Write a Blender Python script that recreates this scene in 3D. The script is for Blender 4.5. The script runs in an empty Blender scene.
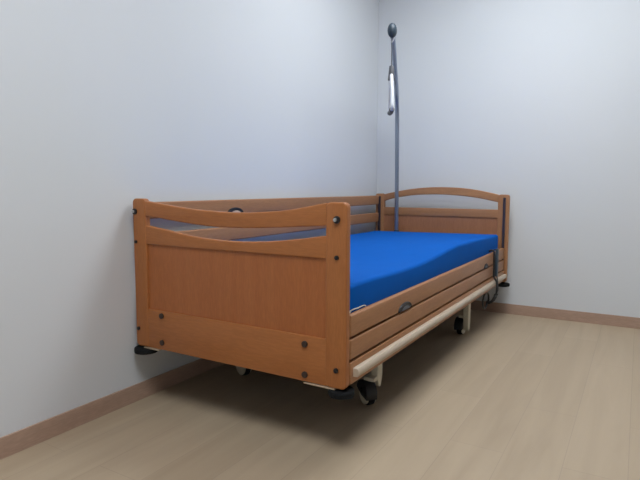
import bpy, bmesh, math, random
from mathutils import Vector, Matrix
random.seed(4)
C = bpy.context.scene.collection
PI = math.pi

def lin(r, g, b):
    f = lambda c: ((c/255)/12.92 if c/255 <= .04045 else ((c/255+.055)/1.055)**2.4)
    return (f(r), f(g), f(b), 1)

# ------------------------------------------------------------------ materials
def mat(name, col, rough=.5, metal=0, spec=.5, bump=0, bscale=60, coat=0, emit=0):
    m = bpy.data.materials.new(name); m.use_nodes = True
    nt = m.node_tree; b = nt.nodes['Principled BSDF']
    b.inputs['Base Color'].default_value = col
    b.inputs['Roughness'].default_value = rough
    b.inputs['Metallic'].default_value = metal
    b.inputs['Specular IOR Level'].default_value = spec
    b.inputs['Coat Weight'].default_value = coat
    n = nt.nodes.new('ShaderNodeTexNoise'); n.inputs['Scale'].default_value = bscale
    tc = nt.nodes.new('ShaderNodeTexCoord'); nt.links.new(tc.outputs['Object'], n.inputs['Vector'])
    mx = nt.nodes.new('ShaderNodeMix'); mx.data_type = 'RGBA'; mx.blend_type = 'MULTIPLY'
    mx.inputs[6].default_value = col
    rp = nt.nodes.new('ShaderNodeValToRGB')
    rp.color_ramp.elements[0].color = (.94, .94, .94, 1); rp.color_ramp.elements[1].color = (1.05, 1.05, 1.05, 1)
    mx.inputs[0].default_value = 1
    nt.links.new(n.outputs['Fac'], rp.inputs['Fac']); nt.links.new(rp.outputs['Color'], mx.inputs[7])
    nt.links.new(mx.outputs[2], b.inputs['Base Color'])
    if bump:
        bp = nt.nodes.new('ShaderNodeBump'); bp.inputs['Strength'].default_value = bump
        bp.inputs['Distance'].default_value = .01
        nt.links.new(n.outputs['Fac'], bp.inputs['Height']); nt.links.new(bp.outputs['Normal'], b.inputs['Normal'])
    if emit:
        b.inputs['Emission Color'].default_value = col; b.inputs['Emission Strength'].default_value = emit
    return m

def wood(name, c1, c2, axis, rough=.42):
    """fine beech grain running along the given axis"""
    m = bpy.data.materials.new(name); m.use_nodes = True
    nt = m.node_tree; L = nt.links.new; b = nt.nodes['Principled BSDF']
    tc = nt.nodes.new('ShaderNodeTexCoord'); mp = nt.nodes.new('ShaderNodeMapping')
    s = [28, 28, 28]; s[axis] = 1.6; mp.inputs['Scale'].default_value = s
    L(tc.outputs['Object'], mp.inputs['Vector'])
    n = nt.nodes.new('ShaderNodeTexNoise'); n.inputs['Scale'].default_value = 1.0; n.inputs['Detail'].default_value = 5
    n.inputs['Distortion'].default_value = .4
    L(mp.outputs['Vector'], n.inputs['Vector'])
    rp = nt.nodes.new('ShaderNodeValToRGB')
    rp.color_ramp.elements[0].position = .3; rp.color_ramp.elements[0].color = c1
    rp.color_ramp.elements[1].position = .72; rp.color_ramp.elements[1].color = c2
    L(n.outputs['Fac'], rp.inputs['Fac'])
    # pale flecks typical of beech
    mp2 = nt.nodes.new('ShaderNodeMapping'); s2 = [220, 220, 220]; s2[axis] = 30; mp2.inputs['Scale'].default_value = s2
    L(tc.outputs['Object'], mp2.inputs['Vector'])
    n2 = nt.nodes.new('ShaderNodeTexNoise'); n2.inputs['Scale'].default_value = 1; L(mp2.outputs['Vector'], n2.inputs['Vector'])
    r2 = nt.nodes.new('ShaderNodeValToRGB'); r2.color_ramp.elements[0].position = .4; r2.color_ramp.elements[0].color = (.95, .95, .95, 1)
    r2.color_ramp.elements[1].position = .65; r2.color_ramp.elements[1].color = (1.06, 1.06, 1.06, 1)
    L(n2.outputs['Fac'], r2.inputs['Fac'])
    mx = nt.nodes.new('ShaderNodeMix'); mx.data_type = 'RGBA'; mx.blend_type = 'MULTIPLY'; mx.inputs[0].default_value = 1
    L(rp.outputs['Color'], mx.inputs[6]); L(r2.outputs['Color'], mx.inputs[7]); L(mx.outputs[2], b.inputs['Base Color'])
    b.inputs['Roughness'].default_value = rough; b.inputs['Specular IOR Level'].default_value = .4
    return m

W1, W2 = lin(166, 102, 54), lin(176, 112, 63)
P1, P2 = lin(167, 99, 54), lin(174, 106, 59)
S1, S2 = lin(162, 113, 77), lin(174, 126, 87)
M = dict(
    wx=wood('beech_across', W1, W2, 0), wy=wood('beech_along', S1, S2, 1), wz=wood('beech_upright', W1, W2, 2),
    px=wood('beech_veneer_panel', P1, P2, 2, .38), hx=wood('beech_veneer_head_panel', lin(158, 106, 74), lin(166, 114, 80), 2, .45), sz=wood('beech_head_upright', S1, S2, 2), sx=wood('beech_head_across', S1, S2, 0),
    blue=mat('blue_mattress_cover', lin(0, 90, 180), .8, spec=.1, bump=.12, bscale=9),
    black=mat('black_plastic', lin(26, 27, 30), .45),
    rubber=mat('dark_rubber', lin(24, 26, 28), .8, spec=.2),
    steel=mat('dark_powder_coated_steel', lin(48, 48, 48), .55, .2),
    chrome=mat('brushed_chrome', lin(150, 160, 178), .3, .9),
    slate=mat('slate_grey_plastic', lin(54, 68, 80), .4),
    silver=mat('silver_screw', lin(205, 205, 205), .3, .6),
    bolt=mat('bronze_brown_cap', lin(56, 42, 34), .5),
    cream=mat('cream_lacquered_metal', lin(214, 206, 186), .4),
    bar=mat('cream_rail', lin(194, 178, 158), .45),
    white=mat('white_plastic', lin(226, 228, 232), .35),
    grey=mat('grey_plastic', lin(92, 92, 96), .45),
    tab=mat('pinkish_tab', lin(206, 176, 156), .5),
    plate=mat('pale_zinc_plate', lin(196, 176, 150), .45, .3),
    guide=mat('graphite_guide_channel', lin(84, 80, 92), .35, .6),
    base=wood('skirting_laminate', lin(172, 143, 124), lin(182, 153, 134), 1, .55),
    basex=wood('skirting_laminate_back', lin(172, 143, 124), lin(182, 153, 134), 0, .55),
    ceil=mat('ceiling_paint', lin(230, 230, 232), .9),
    lamp=mat('light_panel_diffuser', (.90, .95, 1, 1), .5, emit=12.5),
    lampframe=mat('light_panel_frame', lin(235, 235, 235), .5),
)

def wall_mat():
    m = bpy.data.materials.new('off_white_wallpaper'); m.use_nodes = True
    nt = m.node_tree; L = nt.links.new; b = nt.nodes['Principled BSDF']
    tc = nt.nodes.new('ShaderNodeTexCoord')
    n = nt.nodes.new('ShaderNodeTexNoise'); n.inputs['Scale'].default_value = 1.3; n.inputs['Detail'].default_value = 2
    L(tc.outputs['Object'], n.inputs['Vector'])
    rp = nt.nodes.new('ShaderNodeValToRGB')
    rp.color_ramp.elements[0].color = lin(214, 218, 220); rp.color_ramp.elements[1].color = lin(220, 222, 225)
    L(n.outputs['Fac'], rp.inputs['Fac']); L(rp.outputs['Color'], b.inputs['Base Color'])
    n2 = nt.nodes.new('ShaderNodeTexNoise'); n2.inputs['Scale'].default_value = 260; L(tc.outputs['Object'], n2.inputs['Vector'])
    bp = nt.nodes.new('ShaderNodeBump'); bp.inputs['Strength'].default_value = .05; bp.inputs['Distance'].default_value = .002
    L(n2.outputs['Fac'], bp.inputs['Height']); L(bp.outputs['Normal'], b.inputs['Normal'])
    b.inputs['Roughness'].default_value = .75; b.inputs['Specular IOR Level'].default_value = .25
    return m
M['wall'] = wall_mat()

def floor_mat():
    m = bpy.data.materials.new('pale_oak_plank_floor'); m.use_nodes = True
    nt = m.node_tree; L = nt.links.new; b = nt.nodes['Principled BSDF']
    tc = nt.nodes.new('ShaderNodeTexCoord')
    mp = nt.nodes.new('ShaderNodeMapping'); mp.inputs['Rotation'].default_value = (0, 0, PI/2)
    mp.inputs['Location'].default_value = (.35, .06, 0)
    L(tc.outputs['Object'], mp.inputs['Vector'])
    br = nt.nodes.new('ShaderNodeTexBrick'); br.offset = .37; br.inputs['Scale'].default_value = 1
    br.inputs['Brick Width'].default_value = 1.25; br.inputs['Row Height'].default_value = .19
    br.inputs['Mortar Size'].default_value = .0012; br.inputs['Mortar Smooth'].default_value = .3; br.inputs['Bias'].default_value = 0
    br.inputs['Color1'].default_value = lin(176, 157, 132); br.inputs['Color2'].default_value = lin(181, 162, 137)
    br.inputs['Mortar'].default_value = lin(166, 148, 127)
    L(mp.outputs['Vector'], br.inputs['Vector'])
    mp2 = nt.nodes.new('ShaderNodeMapping'); mp2.inputs['Scale'].default_value = (14, 1.1, 1)
    L(tc.outputs['Object'], mp2.inputs['Vector'])
    n = nt.nodes.new('ShaderNodeTexNoise'); n.inputs['Scale'].default_value = 1; n.inputs['Detail'].default_value = 6; n.inputs['Distortion'].default_value = .6
    L(mp2.outputs['Vector'], n.inputs['Vector'])
    rp = nt.nodes.new('ShaderNodeValToRGB'); rp.color_ramp.elements[0].position = .3; rp.color_ramp.elements[0].color = (.93, .92, .91, 1)
    rp.color_ramp.elements[1].position = .7; rp.color_ramp.elements[1].color = (1.05, 1.05, 1.05, 1)
    L(n.outputs['Fac'], rp.inputs['Fac'])
    mx = nt.nodes.new('ShaderNodeMix'); mx.data_type = 'RGBA'; mx.blend_type = 'MULTIPLY'; mx.inputs[0].default_value = 1
    L(br.outputs['Color'], mx.inputs[6]); L(rp.outputs['Color'], mx.inputs[7]); L(mx.outputs[2], b.inputs['Base Color'])
    b.inputs['Roughness'].default_value = .55; b.inputs['Specular IOR Level'].default_value = .35
    return m
M['floor'] = floor_mat()

# ------------------------------------------------------------------ mesh helpers
def link(name, bm, m, parent=None, smooth=True):
    me = bpy.data.meshes.new(name); bmesh.ops.recalc_face_normals(bm, faces=bm.faces[:]); bm.to_mesh(me); bm.free()
    me.materials.append(m)
    if smooth:
        for p in me.polygons: p.use_smooth = True
        me.set_sharp_from_angle(angle=math.radians(38))
    o = bpy.data.objects.new(name, me); C.objects.link(o)
    if parent: o.parent = parent
    return o

def tag(o, label=None, cat=None, group=None, kind=None):
    if label: o['label'] = label
    if cat: o['category'] = cat
    if group: o['group'] = group
    if kind: o['kind'] = kind
    return o

def empty(name, loc=(0, 0, 0)):
    o = bpy.data.objects.new(name, None); C.objects.link(o); o.location = loc; o.empty_display_size = .1
    return o

def box(bm, x0, x1, y0, y1, z0, z1, bev=0, seg=2):
    t = bmesh.new()
    v = [t.verts.new(p) for p in ((x0,y0,z0),(x1,y0,z0),(x1,y1,z0),(x0,y1,z0),(x0,y0,z1),(x1,y0,z1),(x1,y1,z1),(x0,y1,z1))]
    for f in ((0,3,2,1),(4,5,6,7),(0,1,5,4),(1,2,6,5),(2,3,7,6),(3,0,4,7)): t.faces.new([v[i] for i in f])
    if bev: bmesh.ops.bevel(t, geom=t.edges[:], offset=bev, segments=seg, profile=.6, affect='EDGES')
    me = bpy.data.meshes.new('tmp'); t.to_mesh(me); t.free(); bm.from_mesh(me); bpy.data.meshes.remove(me)

def prism(bm, pts, axis, a0, a1, bev=0, seg=2):
    """closed outline (u, v) extruded along axis ('x': (y,z), 'y': (x,z), 'z': (x,y))"""
    def P(u, v, a): return {'x': (a, u, v), 'y': (u, a, v), 'z': (u, v, a)}[axis]
    t = bmesh.new()
    A = [t.verts.new(P(u, v, a0)) for u, v in pts]; B = [t.verts.new(P(u, v, a1)) for u, v in pts]
    fa = t.faces.new(A); fb = t.faces.new(B[::-1]); n = len(pts)
    rim = list(fa.edges) + list(fb.edges)
    for i in range(n): t.faces.new((A[i], B[i], B[(i+1) % n], A[(i+1) % n]))
    bmesh.ops.recalc_face_normals(t, faces=t.faces[:])
    if bev: bmesh.ops.bevel(t, geom=rim, offset=bev, segments=seg, profile=.6, affect='EDGES')
    me = bpy.data.meshes.new('tmp'); t.to_mesh(me); t.free(); bm.from_mesh(me); bpy.data.meshes.remove(me)

def cyl(bm, c, r, h, axis='z', n=28, bev=0, r2=None):
    t = bmesh.new()
    bmesh.ops.create_cone(t, cap_ends=True, segments=n, radius1=r, radius2=r if r2 is None else r2, depth=h)
    if bev:
        bmesh.ops.bevel(t, geom=[e for e in t.edges if len(e.link_faces) == 2 and any(len(f.verts) > 4 for f in e.link_faces)],
                        offset=bev, segments=2, profile=.6, affect='EDGES')
    R = {'z': Matrix(), 'x': Matrix.Rotation(PI/2, 4, 'Y'), 'y': Matrix.Rotation(PI/2, 4, 'X')}[axis] if isinstance(axis, str) \
        else Vector(axis).to_track_quat('Z', 'Y').to_matrix().to_4x4()
    t.transform(Matrix.Translation(c) @ R)
    me = bpy.data.meshes.new('tmp'); t.to_mesh(me); t.free(); bm.from_mesh(me); bpy.data.meshes.remove(me)

def tube(bm, pts, r, n=12, closed=False):
    """round tube through points; r a number or one radius per point"""
    P = [Vector(p) for p in pts]; k = len(P); R = r if isinstance(r, (list, tuple)) else [r]*k
    up = None; rings = []
    for i, p in enumerate(P):
        a = P[(i-1) % k] if closed or i else P[0]; b = P[(i+1) % k] if closed or i < k-1 else P[-1]
        d = (b - a).normalized()
        if up is None:
            up = d.orthogonal().normalized()
        up = (up - d*up.dot(d)).normalized(); s = d.cross(up)
        rings.append([bm.verts.new(p + (up*math.cos(2*PI*j/n) + s*math.sin(2*PI*j/n))*R[i]) for j in range(n)])
    for i in range(k if closed else k-1):
        A, B = rings[i], rings[(i+1) % k]
        for j in range(n): bm.faces.new((A[j], A[(j+1) % n], B[(j+1) % n], B[j]))
    if not closed:
        bm.faces.new(rings[0][::-1]); bm.faces.new(rings[-1])

def spline(pts, n=8):
    """Catmull-Rom through points"""
    P = [Vector(p) for p in pts]; out = []
    for i in range(len(P)-1):
        a = P[max(i-1, 0)]; b = P[i]; c = P[i+1]; d = P[min(i+2, len(P)-1)]
        for k in range(n):
            t = k/n
            out.append(.5*((2*b) + (c-a)*t + (2*a-5*b+4*c-d)*t*t + (3*b-a-3*c+d)*t**3))
    out.append(P[-1]); return out

def curve2(pts, n=6): return [(p.x, p.y) for p in spline([(a, b, 0) for a, b in pts], n)]

def rounded(x0, x1, z0, z1, r, corners=(1, 1, 1, 1), n=5):
    """outline with rounded corners, order bl, br, tr, tl"""
    out = []
    for (cx, cz, a0), on in zip(((x0+r, z0+r, PI), (x1-r, z0+r, 1.5*PI), (x1-r, z1-r, 0), (x0+r, z1-r, .5*PI)), corners):
        if on:
            for k in range(n+1):
                a = a0 + k/n*PI/2; out.append((cx + r*math.cos(a), cz + r*math.sin(a)))
        else:
            out.append((cx + (r if cx > (x0+x1)/2 else -r), cz + (r if cz > (z0+z1)/2 else -r)))
    return out

# ------------------------------------------------------------------ room (very slightly turned against the bed)
TH = .01057
ROT = Matrix.Rotation(TH, 4, 'Z')
WX, WY, RX, FY, H, BH = -.0175, 2.5233, 4.8, -3.4, 2.75, .0736
def room(name, m, *boxes):
    bm = bmesh.new()
    for b in boxes: box(bm, *b)
    bm.transform(ROT)
    return tag(link(name, bm, m, smooth=False), kind='structure')
room('floor', M['floor'], (WX-.1, RX+.1, FY-.1, WY+.1, -.1, 0))
room('ceiling', M['ceil'], (WX-.1, RX+.1, FY-.1, WY+.1, H, H+.1))
room('wall_left', M['wall'], (WX-.1, WX, FY-.1, WY+.1, 0, H))
room('wall_back', M['wall'], (WX, RX, WY, WY+.1, 0, H))
room('wall_right', M['wall'], (RX, RX+.1, FY-.1, WY+.1, 0, H))
room('wall_front', M['wall'], (WX, RX, FY-.1, FY, 0, H))
room('baseboard_left', M['base'], (WX, WX+.009, FY, WY, 0, BH))
room('baseboard_back', M['basex'], (WX+.009, RX, WY-.009, WY, 0, BH))
room('baseboard_right', M['base'], (RX-.009, RX, FY, WY-.009, 0, BH))
room('baseboard_front', M['basex'], (WX+.009, RX-.009, FY, FY+.009, 0, BH))

def light_panel(x, y, sx, sy, label):
    t = empty('ceiling_light', (x, y, H))
    tag(t, label, 'light', 'square light panels on the ceiling')
    bm = bmesh.new(); box(bm, -sx/2-.02, sx/2+.02, -sy/2-.02, sy/2+.02, -.02, -.001, .003); link('frame', bm, M['lampframe'], t)
    bm = bmesh.new(); box(bm, -sx/2, sx/2, -sy/2, sy/2, -.024, -.0201); link('diffuser', bm, M['lamp'], t)
light_panel(1.45, -1.1, 1.2, .9, 'white square light panel on the ceiling in front of the foot end of the bed')
light_panel(1.35, 1.25, 1.2, .9, 'white square light panel on the ceiling beside the middle of the bed')

# ------------------------------------------------------------------ bed
W, L = 1.03, 2.444
ZT, ZB = .880, .254
bed = empty('care_bed', (W/2, L/2, 0))
tag(bed, 'beech wood care bed with slatted sides standing in the corner of the room', 'bed')
INV = Matrix.Translation((-W/2, -L/2, 0))
def part(name, bm, m, parent=None):
    if parent is None: bm.transform(INV); return link(name, bm, m, bed)
    bm.transform(INV); return link(name, bm, m, parent)

def end_board(front, back, kind):
    """foot or head board: outer face towards -y for the foot end"""
    s = -1 if kind == 'foot' else 1
    face = front if kind == 'foot' else back            # outer face
    upm, acm = (M['wz'], M['wx']) if kind == 'foot' else (M['sz'], M['sx'])
    bm = bmesh.new()
    if kind == 'foot': box(bm, .06, .955, front+.010, back-.008, ZB+.01, .715)
    else: box(bm, .06, .97, front+.008, back-.008, ZB+.01, .73)
    root = part(kind + 'board', bm, M['px'] if kind == 'foot' else M['hx'])
    lx = (0, .074) if kind == 'foot' else (0, .072)
    rx = (.937, 1.016) if kind == 'foot' else (.957, 1.034)
    for a, b in (lx, rx):
        bm = bmesh.new(); prism(bm, rounded(a, b, ZB-.002, ZT, .018), 'y', front, back, .005, 3)
        part('post', bm, upm, root)
    return root

# foot end: outlines of the two curved rails
FB0, FB1 = 0.0, .028
foot = end_board(FB0, FB1, 'foot')
top = curve2([(.070,.871),(.192,.857),(.338,.843),(.50,.836),(.60,.837),(.778,.850),(.905,.872),(.941,.878)])
bot = curve2([(.070,.810),(.256,.791),(.42,.779),(.56,.778),(.712,.785),(.85,.795),(.941,.801)])
bm = bmesh.new(); prism(bm, bot + top[::-1], 'y', FB0+.002, FB1-.002, .006, 3); part('top_rail', bm, M['wx'], foot)
top = curve2([(.070,.769),(.20,.753),(.338,.736),(.497,.728),(.643,.732),(.778,.745),(.941,.769)])
bm = bmesh.new(); prism(bm, [(.070,.691),(.941,.691)] + top[::-1], 'y', FB0+.002, FB1-.002, .005, 3); part('middle_rail', bm, M['wx'], foot)
bm = bmesh.new(); box(bm, 0.068, .943, FB0+.0015, FB1-.002, ZB, .417, .003); part('lower_board', bm, M['wx'], foot)
def screw(x, z, r, y, parent, m, dot=False, s=-1):
    bm = bmesh.new(); cyl(bm, (x, y+s*.003, z), r, .008, 'y', 20, .002)
    o = part('screw_cap', bm, m, parent)
    if dot:
        bm = bmesh.new(); cyl(bm, (x-.003, y+s*.009, z), r*.5, .006, 'y', 16, .001)
        bm.transform(INV); d = link('screw_cap', bm, M['silver'], parent); d['label'] = 'silver screw head'
for z, r in ((.826, .0125), (.699, .0065), (.328, .0075)): screw(.015 if z > .8 else .017, z, r, FB0, foot, M['black'], z > .8)
for z, r in ((.823, .0125), (.698, .0075), (.316, .0085)): screw(.980, z, r, FB0, foot, M['black'], z > .8)
for x in (.155, .855):
    for z in ((.398, .285) if x < .5 else (.388, .279)): screw(x, z, .0115, FB0+.0015, foot, M['bolt'])
for a, b in ((.045, .135), (.85, .975)):
    bm = bmesh.new(); box(bm, a, b, -.002, .06, ZB-.007, ZB-.0025, .001); o = part('mounting_plate', bm, M['plate'], foot)

# head end
HB0, HB1 = 2.412, L
head = end_board(HB0, HB1, 'head')
top = curve2([(.030,.862),(.123,.886),(.29,.916),(.45,.930),(.605,.930),(.754,.919),(.898,.893),(1.0,.868)])
bot = curve2([(.060,.815),(.12,.836),(.208,.854),(.332,.870),(.50,.876),(.682,.868),(.829,.850),(.965,.822)])
bm = bmesh.new(); prism(bm, bot + top[::-1], 'y', HB0+.002, HB1-.002, .006, 3); part('arched_rail', bm, M['sx'], head)
bm = bmesh.new(); box(bm, .068, .962, HB0+.001, HB1-.002, .712, .772, .004); part('middle_rail', bm, M['sx'], head)
bm = bmesh.new(); box(bm, .068, .962, HB0+.001, HB1-.002, ZB, .417, .003); part('lower_board', bm, M['sx'], head)

# guide channels for the side rails on the inner faces of the posts
for x, ya, yb in ((.029, HB0-.016, HB0), (.996, HB0-.014, HB0), (.029, FB1, FB1+.014), (.985, FB1, FB1+.008)):
    bm = bmesh.new(); d_ = 1 if ya > 1 else -1
    box(bm, x, x+.004, ya, yb, .30, .858); box(bm, x+.012, x+.016, ya, yb, .30, .858)
    box(bm, x+.003, x+.013, *((yb-.004, yb) if ya > 1 else (ya, ya+.003)), .30, .858)
    part('guide_channel', bm, M['guide'])

# bumper wheels under the four corners
for x, y in ((.035, .020), (.985, .028), (.037, 2.425), (1.006, 2.425)):
    bm = bmesh.new(); cyl(bm, (x, y, ZB-.021), .050 if x < .5 or y > 1 else .045, .022, 'z', 36, .006); cyl(bm, (x, y, ZB-.006), .014, .010, 'z', 16)
    part('bumper_wheel', bm, M['rubber'])

Y0, Y1 = FB1+.003, HB0-.003
def lever(y, z, x, parent, w=.068, h=.027, tab='grey'):
    """half round release catch with a grey finger tab"""
    bm = bmesh.new()
    arc = [(x, y+w*math.cos(PI*k/16), z+h*math.sin(PI*k/16)) for k in range(17)]
    tube(bm, arc, .0045, 8)
    half = [(y+w*math.cos(PI*k/16), z+h*math.sin(PI*k/16)) for k in range(17)]
    prism(bm, half, 'x', x-.004, x+.0015)
    root = part('release_catch', bm, M['black'], parent)
    bm = bmesh.new()
    half = [(y+.004+w*.6*math.cos(PI*k/12), z-.001+h*.6*math.sin(PI*k/12)) for k in range(13)]
    prism(bm, half, 'x', x+.001, x+.004, .001); bm.transform(INV)
    t = link('release_tab', bm, M[tab], parent); t['label'] = 'pale finger tab'
# right side: two lowered guard boards, fixed side board, accessory rail
for z0, z1 in ((.4255, .5015), (.3465, .4175)):
    bm = bmesh.new(); box(bm, .994, 1.0165, Y0+.003, Y1-.02, z0, z1, .007, 3)
    r = part('side_rail', bm, M['wy'])
    if z0 > .4:
        lever(.516, z0+.002, 1.017, r); lever(1.87, z0+.002, 1.017, r, .045, .022)
bm = bmesh.new(); box(bm, .994, 1.019, Y0, Y1, .264, .3385, .004); part('side_board', bm, M['wy'])
bm = bmesh.new(); prism(bm, [(1.019, .288), (1.035, .288), (1.040, .293), (1.042, .303), (1.040, .313), (1.035, .318), (1.019, .318)], 'y', .046, 2.385, .0015)
ar = part('accessory_rail', bm, M['bar'])
# left side: raised guard boards
for z0, z1 in ((.792, .864), (.655, .727)):
    bm = bmesh.new(); box(bm, .012, .036, Y0+.012, Y1-.014, z0, z1, .007, 3)
    r = part('side_rail', bm, M['wy'])
    if z0 > .7: lever(.622, z0+.002, .0365, r, .060, .026, 'tab')
bm = bmesh.new(); box(bm, .006, .032, Y0, Y1, .262, .3385, .004); part('side_board', bm, M['wy'])

# lying surface frame of dark steel, lift arms and chassis
bm = bmesh.new()
for x0 in (.04, .965): box(bm, x0, x0+.028, Y0, Y1, .335, .44)
for y in (Y0, .62, 1.18, 1.74, 2.24): box(bm, .04, .99, y, y+.03, .345, .40)
box(bm, .05, .98, Y0+.01, 2.30, .445, .458)
part('mattress_frame', bm, M['steel'])
bm = bmesh.new()
for x in (.20, .83):
    box(bm, x-.02, x+.02, .50, 1.88, .235, .275)
    tube(bm, [(x, .62, .26), (x, 1.1, .36)], .015, 8); tube(bm, [(x, 1.75, .26), (x, 1.25, .36)], .015, 8)
for y in (.535, 1.80): box(bm, .11, .925, y-.02, y+.02, .225, .27)
box(bm, .42, .60, .7, 1.1, .24, .33)
part('lift_chassis', bm, M['steel'])
# thin metal keeper holding the mattress at the foot end
bm = bmesh.new(); tube(bm, spline([(.9965, .06, .49), (.9965, .07, .508), (.9965, .12, .508), (.9965, .18, .507), (.9965, .19, .49)], 4), .0022, 8)
o = part('mattress_keeper', bm, M['cream'])

def castor(sx, sy, wx_, wy_, turn, low, wrap=.021):
    """cream leg, swivel wheel with cream cover discs and a black brake hood on one side"""
    bm = bmesh.new()
    leg = [(sy-.025, .262), (sy+.025, .262), (sy+.025, low+.055), (sy+.020, low+.028), (sy+.010, low+.008), (sy, low), (sy-.010, low+.008), (sy-.020, low+.028), (sy-.025, low+.055)]
    prism(bm, leg, 'x', sx-.017, sx+.017, .005, 3)
    mx_, my_ = (sx+wx_)/2, (sy+wy_)/2
    box(bm, min(sx, wx_)-.014, max(sx, wx_)+.014, min(sy, wy_)-.014, max(sy, wy_)+.014, .106, .122, .004, 2)
    root = part('castor', bm, M['cream'])
    r = .052
    R = Matrix.Translation((wx_, wy_, 0)) @ Matrix.Rotation(turn, 4, 'Z')
    bm = bmesh.new(); cyl(bm, (0, 0, r), r, .030, 'x', 36, .005)
    bm.transform(R); part('wheel', bm, M['rubber'], root)
    bm = bmesh.new()
    for s_ in (-1, 1): cyl(bm, (s_*.0175, 0, r), r*.93, .006, 'x', 36, .002)
    bm.transform(R); part('cover_disc', bm, M['cream'], root)
    bm = bmesh.new()
    rr = r*1.06
    hood = [(rr*math.cos(a), r+.002+rr*math.sin(a)) for a in [math.radians(12+k*186/24) for k in range(25)]]
    hood += [(.002, .044)]
    prism(bm, hood, 'x', -.030, wrap, .003); cyl(bm, (-.031, 0, r+.014), .012, .006, 'x', 20, .002)
    bm.transform(R); part('brake_hood', bm, M['black'], root)
for a in ((.885, .535, .864, .490, math.radians(50), .07), (.925, 1.80, .890, 1.80, 0, .026),
          (.15, .535, .178, .500, math.radians(-112), .07, .013), (.115, 1.80, .150, 1.80, PI, .026, .013)):
    castor(*a)
# short steel socket for the lifting pole
bm = bmesh.new(); cyl(bm, (.209, 2.352, .41), .024, .14, 'z', 24, .002); part('pole_socket', bm, M['steel'])

# ------------------------------------------------------------------ mattress
def mattress():
    prof = curve2([(.05,.598),(.25,.598),(.45,.592),(.70,.590),(.88,.596),(1.05,.606),(1.30,.621),(1.45,.621),(1.67,.618),(1.92,.612),(2.19,.606),(2.305,.604)], 5)
    bm = bmesh.new(); x0, x1, zb = .046, .996, .4585; r = .016; rings = []
    m = len(prof)
    for i, (y, zt) in enumerate(prof):
        e = min(i, m-1-i); ins = (.010, .003, 0)[min(e, 2)]
        a, b, t, q = x0+ins, x1-ins, zt-ins, zb+ins
        out = []
        tl = t-max(0, t-.588)*.85
        for cx, cz, a0 in ((a+r, q+r, PI), (b-r, q+r, 1.5*PI), (b-r, t-r, 0), (a+r, tl-r, .5*PI)):
            for k in range(5):
                an = a0+k/4*PI/2; out.append((cx+r*math.cos(an), cz+r*math.sin(an)))
            if a0 == 0:                                     # subdivide the top for a gentle crown
                for k in range(1, 12):
                    u = k/12; out.append((b-r+(a-b+2*r)*u, t-max(0, t-.588)*.85*u))
        yy = y
        rings.append([bm.verts.new((px, yy, pz)) for px, pz in out])
    n = len(rings[0])
    for i in range(m-1):
        for j in range(n): bm.faces.new((rings[i][j], rings[i][(j+1) % n], rings[i+1][(j+1) % n], rings[i+1][j]))
    bm.faces.new(rings[0]); bm.faces.new(rings[-1][::-1])
    bm.transform(Matrix.Translation((-W/2, -L/2, -.4585)))
    o = link('mattress', bm, M['blue']); o.location = (W/2, L/2, .4585)
    tag(o, 'bright blue mattress with a gentle wave lying on the care bed', 'mattress')
    # welt seam round the lower edge
    bm = bmesh.new(); tube(bm, [(x1-.002, y-0, .520) for y, _ in prof[2:-2]], .0022, 6)
    bm.transform(Matrix.Translation((-W/2, -L/2, -.4585)))
    link('seam', bm, M['blue'], o)
mattress()

# ------------------------------------------------------------------ lifting pole with its grab handle
B = Vector((.209, 2.352, .36)); E2 = Vector((.517, 1.50, 1.852))
pole = empty('lifting_pole', B)
tag(pole, 'tall steel lifting pole rising from the head end of the bed', 'pole')
d = (E2 - B); 
path = [(0, 0, 0), (-.003, 0, .5), (-.008, 0, .95), (-.010, 0, 1.08)]
path += [(d.x*.025-.011, d.y*.025, 1.185), (d.x*.08-.012, d.y*.08, 1.245), (d.x*.16-.011, d.y*.16, 1.283)]
for t in (.35, .6, .8, 1): path.append((d.x*t-.012*(1-t), d.y*t, 1.283 + (d.z-1.283)*(t-.16)/.84))
bm = bmesh.new(); tube(bm, spline(path, 6), .0155, 20); link('tube', bm, M['chrome'], pole)
bm = bmesh.new(); cyl(bm, (0, 0, .215), .020, .05, 'z', 24, .004); link('collar', bm, M['slate'], pole)
bm = bmesh.new(); bmesh.ops.create_uvsphere(bm, u_segments=24, v_segments=16, radius=1)
bm.transform(Matrix.Translation(d + Vector((.004, -.012, -.004))) @ Matrix.Diagonal((.027, .034, .043, 1)))
link('end_cap', bm, M['slate'], pole)

hd = Vector((.520, 1.487, 0)); u = Vector((-.47, .88, 0)).normalized()
handle = empty('grab_handle', (hd.x, hd.y, 1.365))
tag(handle, 'white and grey grab handle hanging on a strap from the lifting pole', 'handle')
def hp(a, z, s=0): return Vector((u.x*a + .88*s, u.y*a + .47*s, z - 1.365))
bm = bmesh.new()
for s in (-.004, .004):                                     # two runs of webbing
    tube(bm, [hp(s, 1.825), hp(s, 1.64)], .0028, 6)
link('strap', bm, M['grey'], handle)
bm = bmesh.new()
tube(bm, [hp(0, 1.812, 0), hp(0, 1.825, .008), hp(0, 1.805, .014), hp(0, 1.775, 0), hp(0, 1.805, -.014), hp(0, 1.825, -.008)], .004, 8, closed=True)
link('strap_buckle', bm, M['white'], handle)
bm = bmesh.new()
cyl(bm, hp(0, 1.603), .021, .085, 'z', 20, .004, .013); link('top_cover', bm, M['grey'], handle)
bm = bmesh.new()
pts = spline([hp(0, 1.602), hp(.035, 1.555), hp(.075, 1.47), hp(.098, 1.405), hp(.085, 1.384), hp(.05, 1.380)], 5)
tube(bm, pts, .0105, 12); tube(bm, spline([hp(-p, z) for p, z in ((0, 1.602), (.035, 1.555), (.075, 1.47), (.098, 1.405), (.085, 1.384), (.05, 1.380))], 5), .0105, 12)
link('side_arms', bm, M['white'], handle)
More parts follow.
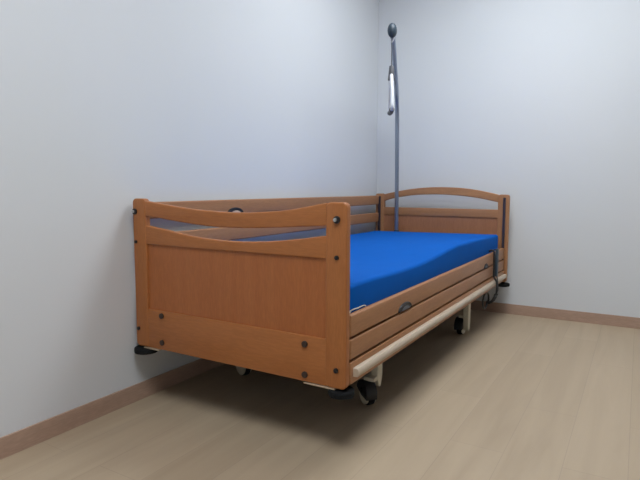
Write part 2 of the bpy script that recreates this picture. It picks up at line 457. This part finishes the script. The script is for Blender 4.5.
bm = bmesh.new(); tube(bm, spline([hp(.075, 1.381), hp(.05, 1.379), hp(0, 1.377), hp(-.05, 1.379), hp(-.075, 1.381)], 4), .0155, 14)
link('grip', bm, M['grey'], handle)

# ------------------------------------------------------------------ hand control hanging on the side rail
HO = (1.030, 2.05, .30)
hc = empty('hand_control', HO)
tag(hc, 'slim grey hand control with black cords hanging over the side boards near the head end', 'remote control')
def rel(p): return Vector(p) + Vector((0, .09, 0)) - Vector(HO)
bm = bmesh.new(); box(bm, -.008, .008, .040, .078, .040, .225, .005, 2); link('body', bm, M['slate'], hc)
bm = bmesh.new(); tube(bm, spline([rel((1.030, 2.019, .50)), rel((1.030, 2.019, .512)), rel((1.015, 2.019, .518)), rel((.999, 2.019, .508))], 4), .004, 8); link('hook', bm, M['black'], hc)
for k in range(4):
    for s_ in (-1, 1):
        bm = bmesh.new(); box(bm, .0075, .0090, .059+s_*.009-.005, .059+s_*.009+.005, .085+k*.030, .100+k*.030, .001); link('button', bm, M['grey'], hc)
bm = bmesh.new()
tube(bm, spline([rel(p) for p in ((1.034, 2.019, .342), (1.050, 1.975, .305), (1.056, 1.955, .26), (1.05, 1.94, .235))], 6), .004, 8)
hel = []; cp = spline([rel(p) for p in ((1.05, 1.94, .235), (1.045, 1.93, .215), (1.035, 1.925, .195), (1.02, 1.92, .18))], 26)
for i, p in enumerate(cp):
    ang = i*.8; hel.append(p + Vector((math.cos(ang)*.010, math.sin(ang)*.010, 0)))
tube(bm, hel, .0030, 6)
ring = []
for k in range(27):
    a = math.radians(-20 - k*14.5); ring.append(rel((1.0, 1.855 + .068*math.cos(a), .205 + .052*math.sin(a))) + Vector((.0003*k, 0, 0)))
tube(bm, spline([cp[-1], cp[-1]+Vector((-.01, -.002, -.006))] + ring, 3), .0062, 8)
link('cord', bm, M['black'], hc)
bm = bmesh.new()                                            # flat black lead over the guard boards
tube(bm, spline([rel(p) for p in ((.999, 1.935, .512), (1.012, 1.935, .522), (1.029, 1.935, .508), (1.031, 1.935, .42), (1.033, 1.935, .35), (1.052, 1.935, .315), (1.056, 1.925, .26), (1.05, 1.94, .235))], 6), .0065, 8)
link('cable', bm, M['black'], hc)

# ------------------------------------------------------------------ camera
cam = bpy.data.cameras.new('camera'); co = bpy.data.objects.new('camera', cam); C.objects.link(co)
r = Vector((0.85916622, 0.51169004, 0.00259195)); up = Vector((-0.0525164, 0.08313808, 0.9951533)); fw = Vector((-0.50899454, 0.85513821, -0.09830155))
mtx = Matrix((r, up, -fw)).transposed().to_4x4(); mtx.translation = (1.82564, -1.52966, .92927)
co.matrix_world = mtx
cam.sensor_width = 36; cam.lens = 36*535.57/640; cam.clip_start = .05
S = bpy.context.scene; S.camera = co

w = bpy.data.worlds.new('room_air'); S.world = w; w.use_nodes = True
w.node_tree.nodes['Background'].inputs[0].default_value = (.8, .85, .9, 1); w.node_tree.nodes['Background'].inputs[1].default_value = .05
S.view_settings.view_transform = 'Standard'; S.view_settings.look = 'None'; S.view_settings.gamma = 1
S.view_settings.use_curve_mapping = False
S.view_settings.exposure = -.08
